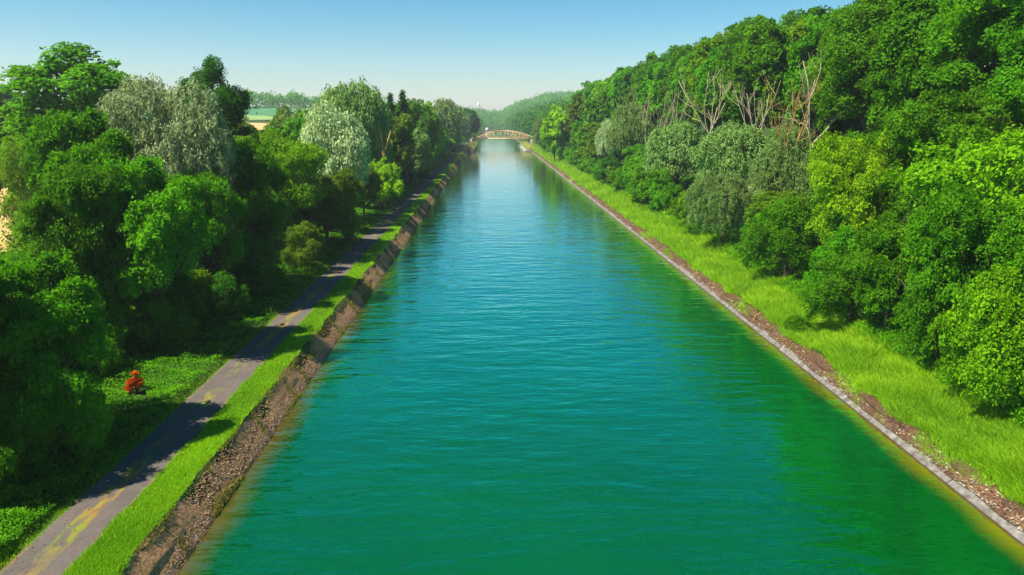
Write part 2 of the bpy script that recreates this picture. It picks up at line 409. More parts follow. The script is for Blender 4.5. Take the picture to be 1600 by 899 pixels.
def crown_broad(seed, Rr, H, z0, nl, nspray, per, leaf, srad, name='crown', rough=.5, spread=.62, rl=(.30,.48), up=.5):
    rng = np.random.default_rng(seed)
    c, cs, rs = lobes_of(rng, Rr, H, z0, nl, spread, rl)
    w = rs**2; w /= w.sum(); ell = rng.uniform(.75, 1.35, (len(cs), 3))*np.array([1, 1, .78]); lt = rng.uniform(0, 1, len(cs))
    P_, Nn, KK = [], [], []
    need = nspray
    while need > 0:
        k = rng.choice(len(cs), need*3, p=w); v = nrm(rng.normal(size=(need*3, 3)))
        r = rs[k]*(rng.uniform(.50, 1.08, need*3)**.8 + .30*(rng.random(need*3) < .14)*rng.random(need*3))
        p = cs[k] + v*r[:, None]*ell[k]
        d = np.linalg.norm(p[:, None]-cs[None], axis=2)/rs[None]; d[np.arange(len(p)), k] = 9
        ok = (d.min(1) > .72) & ((nrm(p-c)*v).sum(1) > -.35) & (p[:, 2] > z0*.55)
        p, v = p[ok][:need], v[ok][:need]
        P_.append(p); Nn.append(v); KK.append(k[ok][:len(p)]); need -= len(p)
    p = np.concatenate(P_); v = np.concatenate(Nn); n = len(p)
    nn = nrm(v*.6 + np.array([0, 0, up+.15]) + rng.normal(size=(n, 3))*.35)
    per_ = rng.poisson(per, n).clip(3); idx = np.repeat(np.arange(n), per_); m_ = len(idx)
    t1 = nrm(np.cross(nn, rng.normal(size=(n, 3)))); t2 = np.cross(nn, t1)
    q = np.sqrt(rng.uniform(0, 1, m_)); th = rng.uniform(0, 2*PI, m_); R_ = (srad*rng.uniform(.55, 1.35, n))[idx]
    pos = p[idx] + (t1[idx]*np.cos(th)[:, None]*1.2 + t2[idx]*np.sin(th)[:, None]*.8)*(q*R_)[:, None] \
        - nn[idx]*(q*q*R_*.45)[:, None] + nn[idx]*(rng.normal(size=m_)*R_*.18)[:, None]
    ln = nrm(nn[idx] + rng.normal(size=(m_, 3))*rough)
    # interior leaves
    mi = int(m_*.10); ki = rng.choice(len(cs), mi, p=w); pi_ = cs[ki] + nrm(rng.normal(size=(mi, 3)))*(rs[ki]*rng.uniform(.3, .8, mi))[:, None]
    pos = np.concatenate([pos, pi_]); ln = np.concatenate([ln, nrm(rng.normal(size=(mi, 3)))])
    st = .5*rng.uniform(0, 1, n) + .5*lt[np.concatenate(KK)]; tone = np.concatenate([st[idx]*.6, rng.uniform(0, .5, mi)]) + rng.uniform(0, .45, m_+mi)
    sz = leaf*rng.uniform(.55, 1.35, m_+mi)*(.85, 1.0, 1.18, .92)[seed % 4]
    V, F = leaves(pos, ln, sz, sz*.68, rng)
    return mesh_from(name, V, F, tone=tone), c, cs, rs

def crown_willow(seed, Rr, H, z0, nl, nstr, per, leaf, slen, name='crown'):
    rng = np.random.default_rng(seed)
    c, cs, rs = lobes_of(rng, Rr, H, z0, nl, .60, (.30, .46))
    w = rs**2; w /= w.sum()
    k = rng.choice(len(cs), nstr*3, p=w); v = nrm(rng.normal(size=(nstr*3, 3)))
    p = cs[k] + v*(rs[k]*rng.uniform(.7, 1.15, nstr*3))[:, None]
    d = np.linalg.norm(p[:, None]-cs[None], axis=2)/rs[None]; d[np.arange(len(p)), k] = 9
    ok = (d.min(1) > .8) & (v[:, 2] > -.45) & ((nrm(p-c)*v).sum(1) > -.3)
    p = p[ok][:nstr]; v = v[ok][:nstr]; n = len(p)
    out_ = nrm(v*np.array([1, 1, .15]))
    ln_ = slen*rng.uniform(.4, 1.3, n)
    per_ = rng.poisson(per, n).clip(4); idx = np.repeat(np.arange(n), per_); m_ = len(idx)
    t = rng.uniform(0, 1, m_); Ln = ln_[idx]
    pos = p[idx] + out_[idx]*(Ln*.30*np.sin(t*1.6))[:, None]
    pos[:, 2] += Ln*(.16*np.sin(t*2.4) - .75*t*t)
    pos += rng.normal(size=(m_, 3))*leaf*.5
    pos[:, 2] = np.maximum(pos[:, 2], .5)
    axis = nrm(out_[idx]*(.9-t)[:, None] + np.array([0, 0, -1.])*(.2+t)[:, None] + rng.normal(size=(m_, 3))*.45)
    nor = nrm(np.cross(axis, rng.normal(size=(m_, 3))) + v[idx]*.6 + np.array([0, 0, .3]))
    sz = leaf*rng.uniform(.7, 1.3, m_)
    V, F = leaves(pos, nor, sz, sz*.30, rng, axis=axis, fold=.1)
    tone = rng.uniform(0, 1, n)[idx]*.5 + rng.uniform(0, .5, m_)
    return mesh_from(name, V, F, tone=tone), c, cs, rs

def crown_conifer(seed, Rr, H, z0, n, leaf):
    rng = np.random.default_rng(seed)
    t = 1-np.sqrt(rng.uniform(0, 1, n)); tier = np.floor(t*11)/11; r = Rr*(1-t)*rng.uniform(.35, 1, n)*(1-.4*(t-tier)*11)
    th = rng.uniform(0, 2*PI, n); pos = np.stack([r*np.cos(th), r*np.sin(th), z0+H*t-r*.25], -1)
    ax = np.stack([np.cos(th), np.sin(th), -.3+0*th], -1)+rng.normal(size=(n, 3))*.3
    V, F = leaves(pos, nrm(rng.normal(size=(n, 3))*.6+np.array([0, 0, 1.])), leaf*rng.uniform(.7, 1.3, n), leaf*.4, rng, axis=ax)
    return mesh_from('crown', V, F, tone=rng.uniform(0, 1, n))

def trunk_mesh(seed, z0, c, cs, rs, r0, forks=1):
    rng = np.random.default_rng(seed); mb = MB()
    top = c[2]+.1*(c[2]-z0); 
    bases = [(0, 0)] if forks == 1 else [(rng.uniform(-.35, .35), rng.uniform(-.35, .35)) for _ in range(forks)]
    for bx, by in bases:
        k = 7; ts = np.linspace(0, 1, k)
        pts = np.stack([bx+(c[0]*ts if forks == 1 else bx*2.5*ts)+np.cumsum(rng.normal(size=k)*.12), by*(1+2*ts)+np.cumsum(rng.normal(size=k)*.12), -.7+ts*(top+.7)], -1)
        rr = r0/math.sqrt(forks)*(1-.72*ts); rr[0] *= 1.25
        mb.tube(pts, rr, 8)
    for q, s in zip(cs[1:], rs[1:]):
        t0 = rng.uniform(.35, .8); b = np.array([pts[int(t0*(k-1))][0], pts[int(t0*(k-1))][1], pts[int(t0*(k-1))][2]])
        if b[2] > q[2]: b = pts[2]
        mid = (b+q)/2 + np.array([0, 0, -.25])*s + rng.normal(size=3)*.2
        mb.tube([b, mid, q], [r0*.36, r0*.22, r0*.08], 6)
        for _ in range(3):
            e_ = q + nrm(rng.normal(size=3)+np.array([0, 0, .4]))*s*.8
            mb.tube([q*.75+mid*.25, (q+e_)/2, e_], [r0*.10, r0*.06, r0*.02], 4)
    return mb.mesh('trunk', smooth=True)

# ------------------------------------------------------------------ tree prototypes (mesh pairs), three levels of leaf size
PROTO = {}
def proto(kind, lod, var):
    key = (kind, lod, var)
    if key in PROTO: return PROTO[key]
    sd_ = hash((len(kind)*31+ord(kind[0])*7+ord(kind[-1]), lod, var)) % 100000
    sd_ = (len(kind)*31+ord(kind[0])*7+ord(kind[-1]))*100+lod*10+var
    ls = [1.0, 1.75, 3.2][lod]; lc = [1.0, .42, .13][lod]
    if kind == 'tree':        # 12 m high, radius 4.6
        me, c, cs, rs = crown_broad(sd_, 4.6, 10.0, 2.2, 26, int(560*[1,.72,.5][lod]), 92*lc/[1,.72,.5][lod], .225*ls, .70*[1,1.1,1.25][lod], spread=.70, rl=(.19,.36))
        tr = trunk_mesh(sd_+1, 2.2, c, cs, rs, .30)
    elif kind == 'tall':      # 24 m high, radius 5.5, crown from 7 m
        me, c, cs, rs = crown_broad(sd_, 5.6, 19.0, 5.5, 38, int(760*[1,.72,.5][lod]), 84*lc/[1,.72,.5][lod], .30*ls, 1.0*[1,1.1,1.25][lod], spread=.72, rl=(.20,.36))
        tr = trunk_mesh(sd_+1, 5.5, c, cs, rs, .42)
    elif kind == 'bush':      # 5 m high, radius 2.8
        me, c, cs, rs = crown_broad(sd_, 2.8, 4.9, .25, 17, int(330*[1,.72,.5][lod]), 70*lc/[1,.72,.5][lod], .15*ls, .46*[1,1.1,1.25][lod], spread=.66, rl=(.22,.40))
        tr = trunk_mesh(sd_+1, .3, c, cs, rs, .10, forks=4)
    elif kind == 'willow':    # 13 m high, radius 5
        me, c, cs, rs = crown_willow(sd_, 5.0, 10.5, 1.8, 20, int(1300*[1,.75,.5][lod]), 46*lc/[1,.75,.5][lod], .30*ls**.9, 1.7)
        tr = trunk_mesh(sd_+1, 2.2, c, cs, rs, .34)
    elif kind == 'conifer':
        me = crown_conifer(sd_, 3.0, 16, 2.0, 5000, .7); c = np.array([0, 0, 10.]); tr = None
        mb = MB(); mb.tube([(0,0,-.5),(0,0,9),(0,0,17.5)], [.3,.18,.03], 6); tr = mb.mesh('trunk')
    if tr.materials.__len__() == 0: tr.materials.append(BARK)
    me.materials.append(LEAF['mid green'])
    PROTO[key] = (me, tr); return PROTO[key]
DIM0 = {'tree': (12.2, 4.6), 'tall': (24.5, 5.6), 'bush': (5.15, 2.8), 'willow': (12.3, 5.0), 'conifer': (18, 3.0)}
NVAR = {'tree': 4, 'tall': 4, 'bush': 4, 'willow': 3, 'conifer': 1}
CATN = {'tree': ('broadleaf_tree', 'tree'), 'tall': ('tall_tree', 'tree'), 'bush': ('bush', 'bush'), 'willow': ('willow_tree', 'willow'), 'conifer': ('conifer_tree', 'conifer')}

DIM = {}
def dims(kind):
    if kind not in DIM:
        me = proto(kind, 0 if kind != 'conifer' else 0, 0)[0]; a_ = np.empty(len(me.vertices)*3, np.float32); me.vertices.foreach_get('co', a_); a_ = a_.reshape(-1, 3)
        DIM[kind] = (float(np.percentile(a_[:, 2], 99.7)), float(np.percentile(np.hypot(a_[:, 0], a_[:, 1]), 96)))
    return DIM[kind]
def plant(kind, x, y, top, rad, colr, label, group, rng, lod=None, var=None, sink=.15):
    """top: absolute height of the crown's top; rad: crown radius"""
    g = gz(x, y); H = max(top-g, 1.5); h0, r0 = dims(kind)
    if kind not in ('conifer',): rad = max(rad, r0*H/h0/1.45)
    if lod is None: lod = 0 if y < 112 else (1 if y < 260 else 2)
    v = rng.randrange(NVAR[kind]) if var is None else var
    cm, tm = proto(kind, lod, v)
    nm, cat = CATN[kind]
    root = empty(nm, (x, y, g-sink), rng.uniform(0, 2*PI)); root.scale = (rad/r0, rad/r0, H/h0)
    tag(root, label, cat, group)
    cr = bpy.data.objects.new('crown' if kind != 'bush' else 'foliage', cm); C.objects.link(cr); cr.parent = root
    cr.material_slots[0].link = 'OBJECT'; cr.material_slots[0].material = LEAF[colr]
    t = bpy.data.objects.new('trunk' if kind != 'bush' else 'stems', tm); C.objects.link(t); t.parent = root
    return root

rng = random.Random(7)
HERO = [
('tall', -61.4, 114.0, 30.0, 9.3, 'vivid green', 'huge round-topped deep green tree standing highest on the far left, behind the silver weeping willow'),
('willow', -32.8, 76.0, 24.8, 6.4, 'silvery', 'big silver weeping willow with hanging branches between the two dark rounded trees on the left'),
('tall', -37.7, 103.0, 27.9, 4.8, 'dark green', 'dark green rounded tree rising directly right of the big silver weeping willow'),
('tree', -76.3, 122.0, 21.2, 4.8, 'dark green', 'dark shaded tree at the left edge of the photo behind the wheat field'),
('bush', -62.4, 104.0, 17.9, 2.3, 'yellow-green', 'small yellow-green sapling at the foot of the huge round-topped tree'),
('tree', -36.5, 68.5, 20.0, 4.7, 'mid green', 'mid green tree in front of the huge round-topped tree, left of the silver weeping willow'),
('tree', -30.2, 55.6, 16.0, 3.8, 'mid green', 'broad mid green tree at the edge of the wheat field'),
('tree', -26.6, 57.8, 16.4, 4.7, 'vivid green', 'broad vivid green tree below the silver weeping willow'),
('tree', -27.4, 70.6, 14.5, 3.9, 'mid green', 'mid green tree right of the broad vivid one, leaning over the shaded path'),
('tree', -28.4, 98.4, 18.6, 6.6, 'yellow-green', 'sunlit yellow-green tree left of the first pale silver willow'),
('tree', -24.2, 108.0, 13.3, 5.1, 'olive green', 'olive tree with some brown branches below the first pale silver willow'),
('tree', -26.1, 79.2, 17.1, 3.4, 'mid green', 'green tree filling the gap between the silver weeping willow and the sunlit yellow-green tree'),
('tree', -25.2, 40.7, 12.1, 3.8, 'mid green', 'nearest large tree on the left, its crown filling the left edge of the photo'),
('bush', -30.0, 54.6, 8.9, 2.6, 'mid green', 'mid green bush right of the nearest large tree on the left'),
('bush', -28.9, 65.3, 7.3, 4.0, 'yellow-green', 'round leafy bush with pale leaves above the sunlit patch of nettles'),
('bush', -25.2, 37.5, 6.8, 2.2, 'yellow-green', 'low bright-leaved bush in the bottom left corner beside the path'),
('bush', -24.2, 33.2, 6.1, 2.0, 'mid green', 'low green bush half out of the bottom left corner of the photo'),
('bush', -23.2, 37.5, 7.8, 1.8, 'mid green', 'small bush on the shaded side of the bottom left bright-leaved bush'),
('bush', -27.7, 50.3, 5.5, 1.3, 'mid green', 'little bush in shade left of the orange-red shrub'),
('bush', -24.8, 77.0, 8.1, 3.0, 'dark green', 'dark shaded bush at the left edge of the path beyond the sunlit nettles'),
('bush', -25.1, 67.4, 6.0, 2.4, 'dark green', 'second dark shaded bush on the path verge right of the round leafy bush'),
('bush', -23.3, 89.9, 7.5, 2.9, 'olive green', 'olive bush with scattered sunlit leaves overhanging the shaded path'),
('bush', -22.8, 112.0, 7.7, 3.0, 'mid green', 'green bush at the path edge below the olive tree'),
('willow', -27.9, 132.0, 22.1, 6.9, 'silvery', 'first pale silver willow seen down the left bank, nearest after the yellow-green tree'),
('willow', -29.0, 162.0, 27.9, 8.1, 'grey-green', 'tall grey-green willow rising behind the first pale silver willow'),
('tree', -25.9, 190.0, 23.5, 6.8, 'olive green', 'tall olive-brown tree above the leaning orange-brown trunk'),
('bush', -22.0, 152.0, 11.3, 4.9, 'lime green', 'rounded bright green bush beside the path at the foot of the olive-brown tree'),
('tree', -20.7, 205.0, 17.0, 3.7, 'grey-green', 'slim grey-green tree just right of the olive-brown tree on the left bank'),
('conifer', -24.5, 212.0, 27.0, 6.7, 'dark green', 'dark pointed conifer poking above the left bank skyline'),
('conifer', -29.2, 222.0, 26.6, 6.5, 'dark green', 'slightly lower pointed conifer left of its taller neighbour on the skyline'),
('tree', -24.6, 240.0, 25.0, 5.6, 'mid green', 'mid green tree below the pair of conifers on the left bank'),
('tree', -22.3, 262.0, 22.4, 4.0, 'lime green', 'yellowish green tree in the row beyond the conifers on the left bank'),
('willow', -24.9, 395.0, 30.1, 10.3, 'grey-green', 'grey-green willow topping the distant end of the left bank row'),
('willow', -21.5, 500.0, 28.3, 8.4, 'grey-green', 'farthest but one grey-green willow before the arched bridge on the left bank'),
('tree', -16.1, 560.0, 26.1, 6.6, 'dark green', 'dark tree at the left abutment of the arched bridge'),
('bush', -87.0, 330.0, 25.7, 8.6, 'olive green', 'lone round olive tree-like bush on the field boundary left of the silver willow'),
('bush', -64.3, 200.0, 18.6, 7.6, 'olive green', 'low olive hedge bush along the far edge of the wheat field'),
('bush', -56.4, 205.0, 18.9, 7.8, 'olive green', 'long dark olive hedge bush right of the first one along the wheat field'),
('bush', -104.6, 300.0, 23.7, 10.0, 'dark green', 'dusky bush at the right foot of the dark rounded tree by the fields'),
('tree', 36.2, 72.0, 18.9, 3.9, 'lime green', 'bright yellow-green tree glowing in front of the dark right wood'),
('tree', 32.6, 58.0, 12.1, 2.8, 'mid green', 'mid green tree right of and below the bright yellow-green tree'),
('bush', 31.2, 62.0, 8.5, 3.6, 'mid green', 'dense rounded bush overhanging the grass below the bright yellow-green tree'),
('bush', 27.9, 64.0, 2.1, 1.3, 'vivid green', 'small clipped-looking round bush alone on the grass strip by the litter band'),
('willow', 40.2, 212.4, 24.2, 7.7, 'grey-green', 'pale grey-green willow where the right wood first drops towards the canal'),
('willow', 38.5, 153.0, 19.6, 7.2, 'grey-green', 'grey-green willow in front of the row of thin dead trunks'),
('willow', 40.7, 124.2, 19.5, 6.6, 'grey-green', 'broad grey-green willow below the many-stemmed dead tree'),
('willow', 40.9, 100.8, 19.3, 5.6, 'grey-green', 'grey-green willow at the foot of the two tall dead trees'),
('willow', 31.7, 100.8, 13.6, 4.8, 'grey-green', 'lower grey-green willow in front of the broad one on the right bank'),
('tree', 36.8, 94.0, 10.9, 4.5, 'olive green', 'olive green tree between the willows and the bright yellow-green tree'),
('bush', 33.8, 86.0, 9.5, 4.2, 'mid green', 'wide mid green bush leaning over the tall grass on the right bank'),
('bush', 33.7, 112.0, 4.8, 4.4, 'mid green', 'mid green bush at the grass edge below the lower grey-green willow'),
('bush', 35.9, 165.0, 13.4, 5.7, 'vivid green', 'vivid green bush left of the lower grey-green willow'),
('tree', 28.3, 330.0, 22.5, 3.6, 'lime green', 'narrow lime green tree near the bridge on the right bank'),
('willow', 28.9, 410.0, 20.4, 5.9, 'grey-green', 'pale rounded willow beside the right end of the arched bridge'),
('tree', 52.4, 380.0, 31.6, 9.6, 'grey-green', 'grey-leaved tree at the step where the tall right wood ends'),
('tree', 38.6, 330.0, 26.0, 8.4, 'olive green', 'olive tree below the end of the tall right wood'),
('tree', 33.2, 50.0, 15.1, 3.3, 'mid green', 'shaded green tree beside the dark hollow in the right wood'),
('bush', 32.8, 50.0, 10.9, 3.4, 'mid green', 'bush with pale bare twigs inside it below the dark hollow on the right'),
('bush', 31.4, 43.0, 10.8, 2.3, 'yellow-green', 'yellow-green bush at the right edge of the photo above the grass'),

]
GRP = {'L': 'trees and bushes along the left bank', 'R': 'trees and bushes of the right bank wood'}
placed = []
for k, x, y, top, rad, c, l in HERO:
    plant(k, x, y, top, rad, c, l, GRP['L' if x < 0 else 'R'], rng)
    placed.append((x, y, rad))

placed += [(x_*.88, y_*.88, 4.5) for x_, y_ in ((47.8,111),(44.6,112),(46.6,160),(52,146),(49.2,139),(46.6,208),(46.2,198),(46.5,187),(46,262),(47.5,228),(46.5,104),(50,118))]
placed += [(-28.5, 45, 5.5), (-27, 48.5, 5)]
ORD = ['first','second','third','fourth','fifth','sixth','seventh','eighth','ninth','tenth','eleventh','twelfth','thirteenth','fourteenth','fifteenth','sixteenth','seventeenth','eighteenth','nineteenth','twentieth']
COUNT = {}
KINDW = {'tree': 'tree', 'tall': 'tall tree', 'bush': 'bush', 'willow': 'willow'}
def row(side, where, x0, xj, y0, y1, s0, sg, topf, kinds, cols, clear=.55, radf=None):
    """a loose row of trees running away from the camera; each gets its own look, size and place"""
    y = y0
    while y < y1:
        x = x0 + rng.uniform(-xj, xj); k = rng.choice(kinds) if not callable(kinds) else kinds(y); c = rng.choice(cols) if not callable(cols) else cols(y, k)
        top = topf(y) + rng.uniform(-1.5, 1.5)
        h = top - gz(x, y)
        rad = {'tree': .36, 'tall': .24, 'bush': .52, 'willow': .40}[k]*h*rng.uniform(.85, 1.2)
        rad = min(max(rad, s0*.42), s0*.85 + y*sg*.5)
        step = s0*rng.uniform(.8, 1.25) + y*sg
        if side == 'R' and k == 'tall' and y < 110: c = rng.choice(['vivid green', 'mid green'])
        if all((x-a_)**2 + (y-b_)**2 > (clear*(rad+r_))**2 for a_, b_, r_ in placed if abs(b_-y) < 30 and abs(a_-x) < 5):
            shape = 'slender' if rad/h < (.24 if k != 'bush' else .5) else ('broad' if rad/h > (.36 if k != 'bush' else .62) else 'rounded')
            key = (shape, c, k, where); COUNT[key] = COUNT.get(key, 0) + 1
            o_ = ORD[min(COUNT[key]-1, 19)]
            col_ = c if k != 'willow' else c
            lab = '%s %s %s %s, %s such from the camera' % (shape, col_, KINDW[k], where, o_)
            plant(k, x, y, top, rad, c, lab, GRP[side], rng)
            placed.append((x, y, rad))
        y += step
G3 = ['mid green']*4 + ['vivid green']*4 + ['dark green'] + ['yellow-green']
GD = ['mid green']*4 + ['vivid green']*2 + ['dark green']*2 + ['olive green']*2
row('L', 'lining the towpath', -25.5, 1.2, 122, 560, 8.5, .012, lambda y: 10+ min(y, 400)*.012, ['tree', 'bush', 'tree'], GD)
row('L', 'behind the towpath row', -34, 2.5, 152, 590, 11, .012, lambda y: 20+min(y, 300)*.013, ['tree', 'tree', 'willow'],
    lambda y, k: rng.choice(['grey-green', 'silvery'] if k == 'willow' else GD))
row('L', 'at the back of the left belt', -47, 3, 240, 560, 16, .02, lambda y: 22, ['tree'], GD)
# right bank
row('L', 'filling the near left belt', -28.5, 1.2, 38, 122, 6.5, .0, lambda y: 8+rng.uniform(-1, 2), ['bush', 'tree'], ['mid green', 'vivid green', 'mid green', 'yellow-green'], clear=.35)
for x_, y_, t_, r_2, l_ in ((-26.6, 57.0, 6.6, 2.6, 'leafy green bush closing the far side of the sunlit nettle patch'), (-29.8, 53.0, 7.2, 2.8, 'green bush in the corner of the sunlit nettle patch behind the orange-red shrub'),
        (-31.5, 48.5, 8.0, 3.0, 'taller green bush left of the orange-red shrub')):
    plant('bush', x_, y_, t_, r_2, 'mid green', l_, GRP['L'], rng); placed.append((x_, y_, r_2))
row('L', 'deep in the near left belt', -38, 2, 56, 150, 8.5, .0, lambda y: 11, ['tree', 'bush'], ['mid green', 'vivid green', 'olive green'], clear=.35)
for x_, y_, t_, l_ in ((-28.6, 35.0, 15.0, 'leafy green tree added past the left edge to shade the towpath'),):
    plant('tree', x_, y_, t_, 4.4, 'mid green', l_, GRP['L'], rng)  # tree added outside the left frame edge for the shade it throws on the towpath
row('R', 'at the grass edge', 32.9, 1.0, 44, 560, 5.2, .014, lambda y: 8.3+rng.uniform(-1.4, 2), ['bush', 'bush', 'tree'], G3+['olive green'])
row('R', 'in the right wood second row', 38, 1.2, 48, 560, 8.5, .018, lambda y: (17 if y < 90 else (12.5 if y < 230 else 19)), lambda y: rng.choice(['tree', 'tree', 'bush'] if not 95 < y < 250 else ['willow', 'tree', 'willow']),
    lambda y, k: rng.choice(['grey-green', 'silvery', 'grey-green'] if k == 'willow' else (G3 if y < 100 else GD)))
row('R', 'midway up the right wood', 43, 1.2, 58, 560, 9.5, .018, lambda y: (24 if y < 95 else (15.5 if y < 215 else (20 if y < 300 else 25))), lambda y: rng.choice(['tree']) if not 105 < y < 300 else rng.choice(['willow', 'willow', 'tree']),
    lambda y, k: rng.choice(['grey-green', 'grey-green', 'silvery'] if k == 'willow' else (['mid green', 'vivid green', 'dark green'] if y < 110 else GD+['grey-green'])))
row('R', 'just below the right skyline', 51, 1.2, 66, 560, 9.5, .012, lambda y: (37.3+rng.uniform(-1.5, 1.5) if y < 400 else 31), ['tall'], ['vivid green', 'mid green', 'mid green', 'yellow-green', 'dark green'])
row('R', 'under the tall right edge trees', 56.5, 1.5, 68, 135, 7.5, .0, lambda y: 22, ['tree'], ['mid green', 'dark green'], clear=.35)
row('R', 'on the right skyline', 60, 1.5, 76, 425, 9.5, .010, lambda y: 40.8+rng.uniform(-2, 2), ['tall'], ['vivid green', 'mid green', 'mid green', 'vivid green', 'yellow-green'])
row('R', 'behind the right skyline', 71, 2.0, 90, 400, 14, .02, lambda y: 43.5, ['tall'], ['mid green', 'dark green'])
# hedge along the far edge of the wheat field
hx = -168; n_ = 0
while hx < -70:
    k = rng.choice(['bush', 'bush', 'tree']); yy = 214+rng.uniform(-4, 4); top = gz(hx, yy)+rng.uniform(5, 8.5)
    plant(k, hx, yy, top, rng.uniform(4.5, 6), rng.choice(['dark green', 'mid green', 'olive green']),
          '%s hedgerow %s behind the wheat field, %s from the left' % (('leafy','shaded','dense')[n_ % 3], k, ORD[n_]), 'hedgerow behind the wheat field', rng)
    hx += rng.uniform(8, 11); n_ += 1
plant('tall', -158, 245, 31, 11, 'mid green', 'tall mid green tree partly cut by the left edge of the photo', GRP['L'], rng)

# ------------------------------------------------------------------ far woods: one mass each
def wood(name, label, pts, colr, sz=1.9, per=120, seed=5):
    r = np.random.default_rng(seed); P_, A_, T_ = [], [], []
    for (x, y, h, w_) in pts:
        g = gz(x, y); n = per
        u = nrm(r.normal(size=(n, 3))); u[:, 2] = np.where(r.random(n) < .62, np.abs(u[:, 2]), -np.abs(u[:, 2]))
        lob = 1 + .22*np.sin(u[:, 0]*5+x) + .18*np.cos(u[:, 1]*6+y)
        p = u*lob[:, None]*np.array([w_, w_, h*.48])*r.uniform(.75, 1.05, (n, 1)); p += np.array([x, y, g + h*.52])
        P_.append(p); A_.append(nrm(u + r.normal(size=(n, 3))*.45)); T_.append(np.clip(r.uniform(0, 1)*.6+r.uniform(0, .5, n), 0, 1))
    V, F = leaves(np.concatenate(P_), np.concatenate(A_), sz*r.uniform(.7, 1.3, sum(map(len, P_))), sz*.8, r)
    return tag(link(name, mesh_from(name, V, F, tone=np.concatenate(T_)), LEAF[colr]), label, 'wood', kind='stuff')
r_ = random.Random(3)
def area(x0, x1, y0, y1, s, hmin, hmax):
    o = []; y = y0
    while y < y1:
        x = x0 + r_.uniform(0, s)
        while x < x1:
            o.append((x+r_.uniform(-2, 2), y+r_.uniform(-s/3, s/3), r_.uniform(hmin, hmax), r_.uniform(.55, .8)*s)); x += s*r_.uniform(.8, 1.2)
        y += s
    return o
wood('distant_wood', 'hazy green wood closing the far end of the canal below the tower', area(-230, 230, 1432, 1760, 14, 15, 22), 'mid green', 2.4, 110, 5)
wood('far_left_wood', 'far line of trees on the left bank beyond the arched bridge', area(-70, -19, 610, 1420, 12, 18, 24), 'dark green', 2.0, 120, 6)
wood('far_right_wood', 'dark trees on the right bank beyond the arched bridge', area(31, 62, 575, 1420, 12, 18, 24), 'dark green', 2.0, 120, 7)
wood('hill_wood', 'wooded hill rising on the right beyond the arched bridge', area(64, 430, 620, 1180, 15, 15, 20), 'mid green', 2.3, 100, 8)
wood('field_copse', 'blue-hazed copse on the horizon beyond the green field at left', [(x+r_.uniform(-4,4), 905+r_.uniform(0, 60), r_.uniform(13, 19)*(1-max(0,(x+235))/170), 10) for x in np.arange(-312, -150, 3.2)], 'mid green', 2.2, 150, 9)

# ------------------------------------------------------------------ bare dead trees on the right
def dead_tree(x, y, top, spread, label, seed, stems=3, zbase=None, thin=1.0, mat=None):
    g = gz(x, y)-.3; r = np.random.default_rng(seed); H = top-g
    root = tag(empty('dead_tree', (x, y, g)), label, 'dead tree', 'bare dead trees standing in the right wood')
    mt = mat or DEADBARK
    fork = H*r.uniform(.42, .52); r0 = .135*thin
    mb = MB(); pts = [(0, 0, -.4), (r.normal()*.15, r.normal()*.15, fork*.5), (r.normal()*.3, r.normal()*.2, fork)]
    mb.tube(pts, [r0*1.2, r0, r0*.85], 8); mb.build('trunk', mt, root, True)
    def grow(mb, p, d, Ln, rad, dep):
        k = 5; pts = [p]; dd = d
        for _ in range(k-1):
            dd = nrm(dd + r.normal(size=3)*.15 + np.array([0, 0, .16])); pts.append(pts[-1]+dd*Ln/(k-1))
        mb.tube(pts, list(np.linspace(rad, rad*.35, k)), 5)
        if dep > 0:
            for q in range(r.integers(2, 4)):
                i = r.integers(1, k-1); nd = nrm(dd*.8 + r.normal(size=3)*.55 + np.array([0, 0, .25]))
                grow(mb, pts[i], nd, Ln*r.uniform(.35, .6), rad*.5, dep-1)
    for i in range(stems):
        a_ = 2*PI*i/stems + r.uniform(-.4, .4); mb = MB()
        d = nrm(np.array([math.cos(a_)*spread, math.sin(a_)*spread*.6, 1.0]))
        st = np.array(pts[-1]) if i else np.array(pts[-1]); st = st + (np.array(pts[1])-st)*(.25*i/stems)
        grow(mb, st, d, (H-fork)*r.uniform(.85, 1.05), r0*.72, 3 if thin > .6 else 2)
        mb.build('limb', mt, root, True)
DT = [(47.8,111,29.0,.75,3,1.25,'tallest bare dead tree with a forked pale trunk above a grey-green willow',None),
      (44.6,112,25.5,.65,4,1.0,'bare dead tree with an orange-brown lower trunk left of the tallest forked one',BARKO),
      (46.6,160,31.2,.60,5,1.25,'many-stemmed pale dead tree spread like a fan above the broad grey-green willow',None),
      (52.0,146,28.0,.45,3,.8,'thin dead tree between the fan-shaped one and the orange-trunked one',None),
      (49.2,139,26.6,.40,3,.8,'thin dead tree with crooked tips just left of the orange-trunked one',None),
      (46.6,208,27.3,.30,3,.8,'slim dead trunks behind the pale grey-green willow',None),
      (46.2,198,26.6,.35,2,.7,'short dead tree right of the slim dead trunks behind the willow',None),
      (46.5,187,26.2,.35,3,.7,'short bushy dead tree nearest the left of the fan-shaped one',None),
      (46.0,262,30.5,.5,3,.9,'pale dead tree above the willow where the right wood drops',None),
      (47.5,228,27.8,.3,2,.7,'single bare spike left of the slim dead trunks',None)]
for i, (x, y, t, s, n, th, l, mt) in enumerate(DT): dead_tree(x*.88, y*.88, 20+(t-20)*.88, s, l, 40+i, n, thin=th, mat=mt)
dead_tree(31.6, 52, 9.5, .4, 'small pale dead sapling sticking out of the bushes above the right grass', 71, 2, thin=.3)

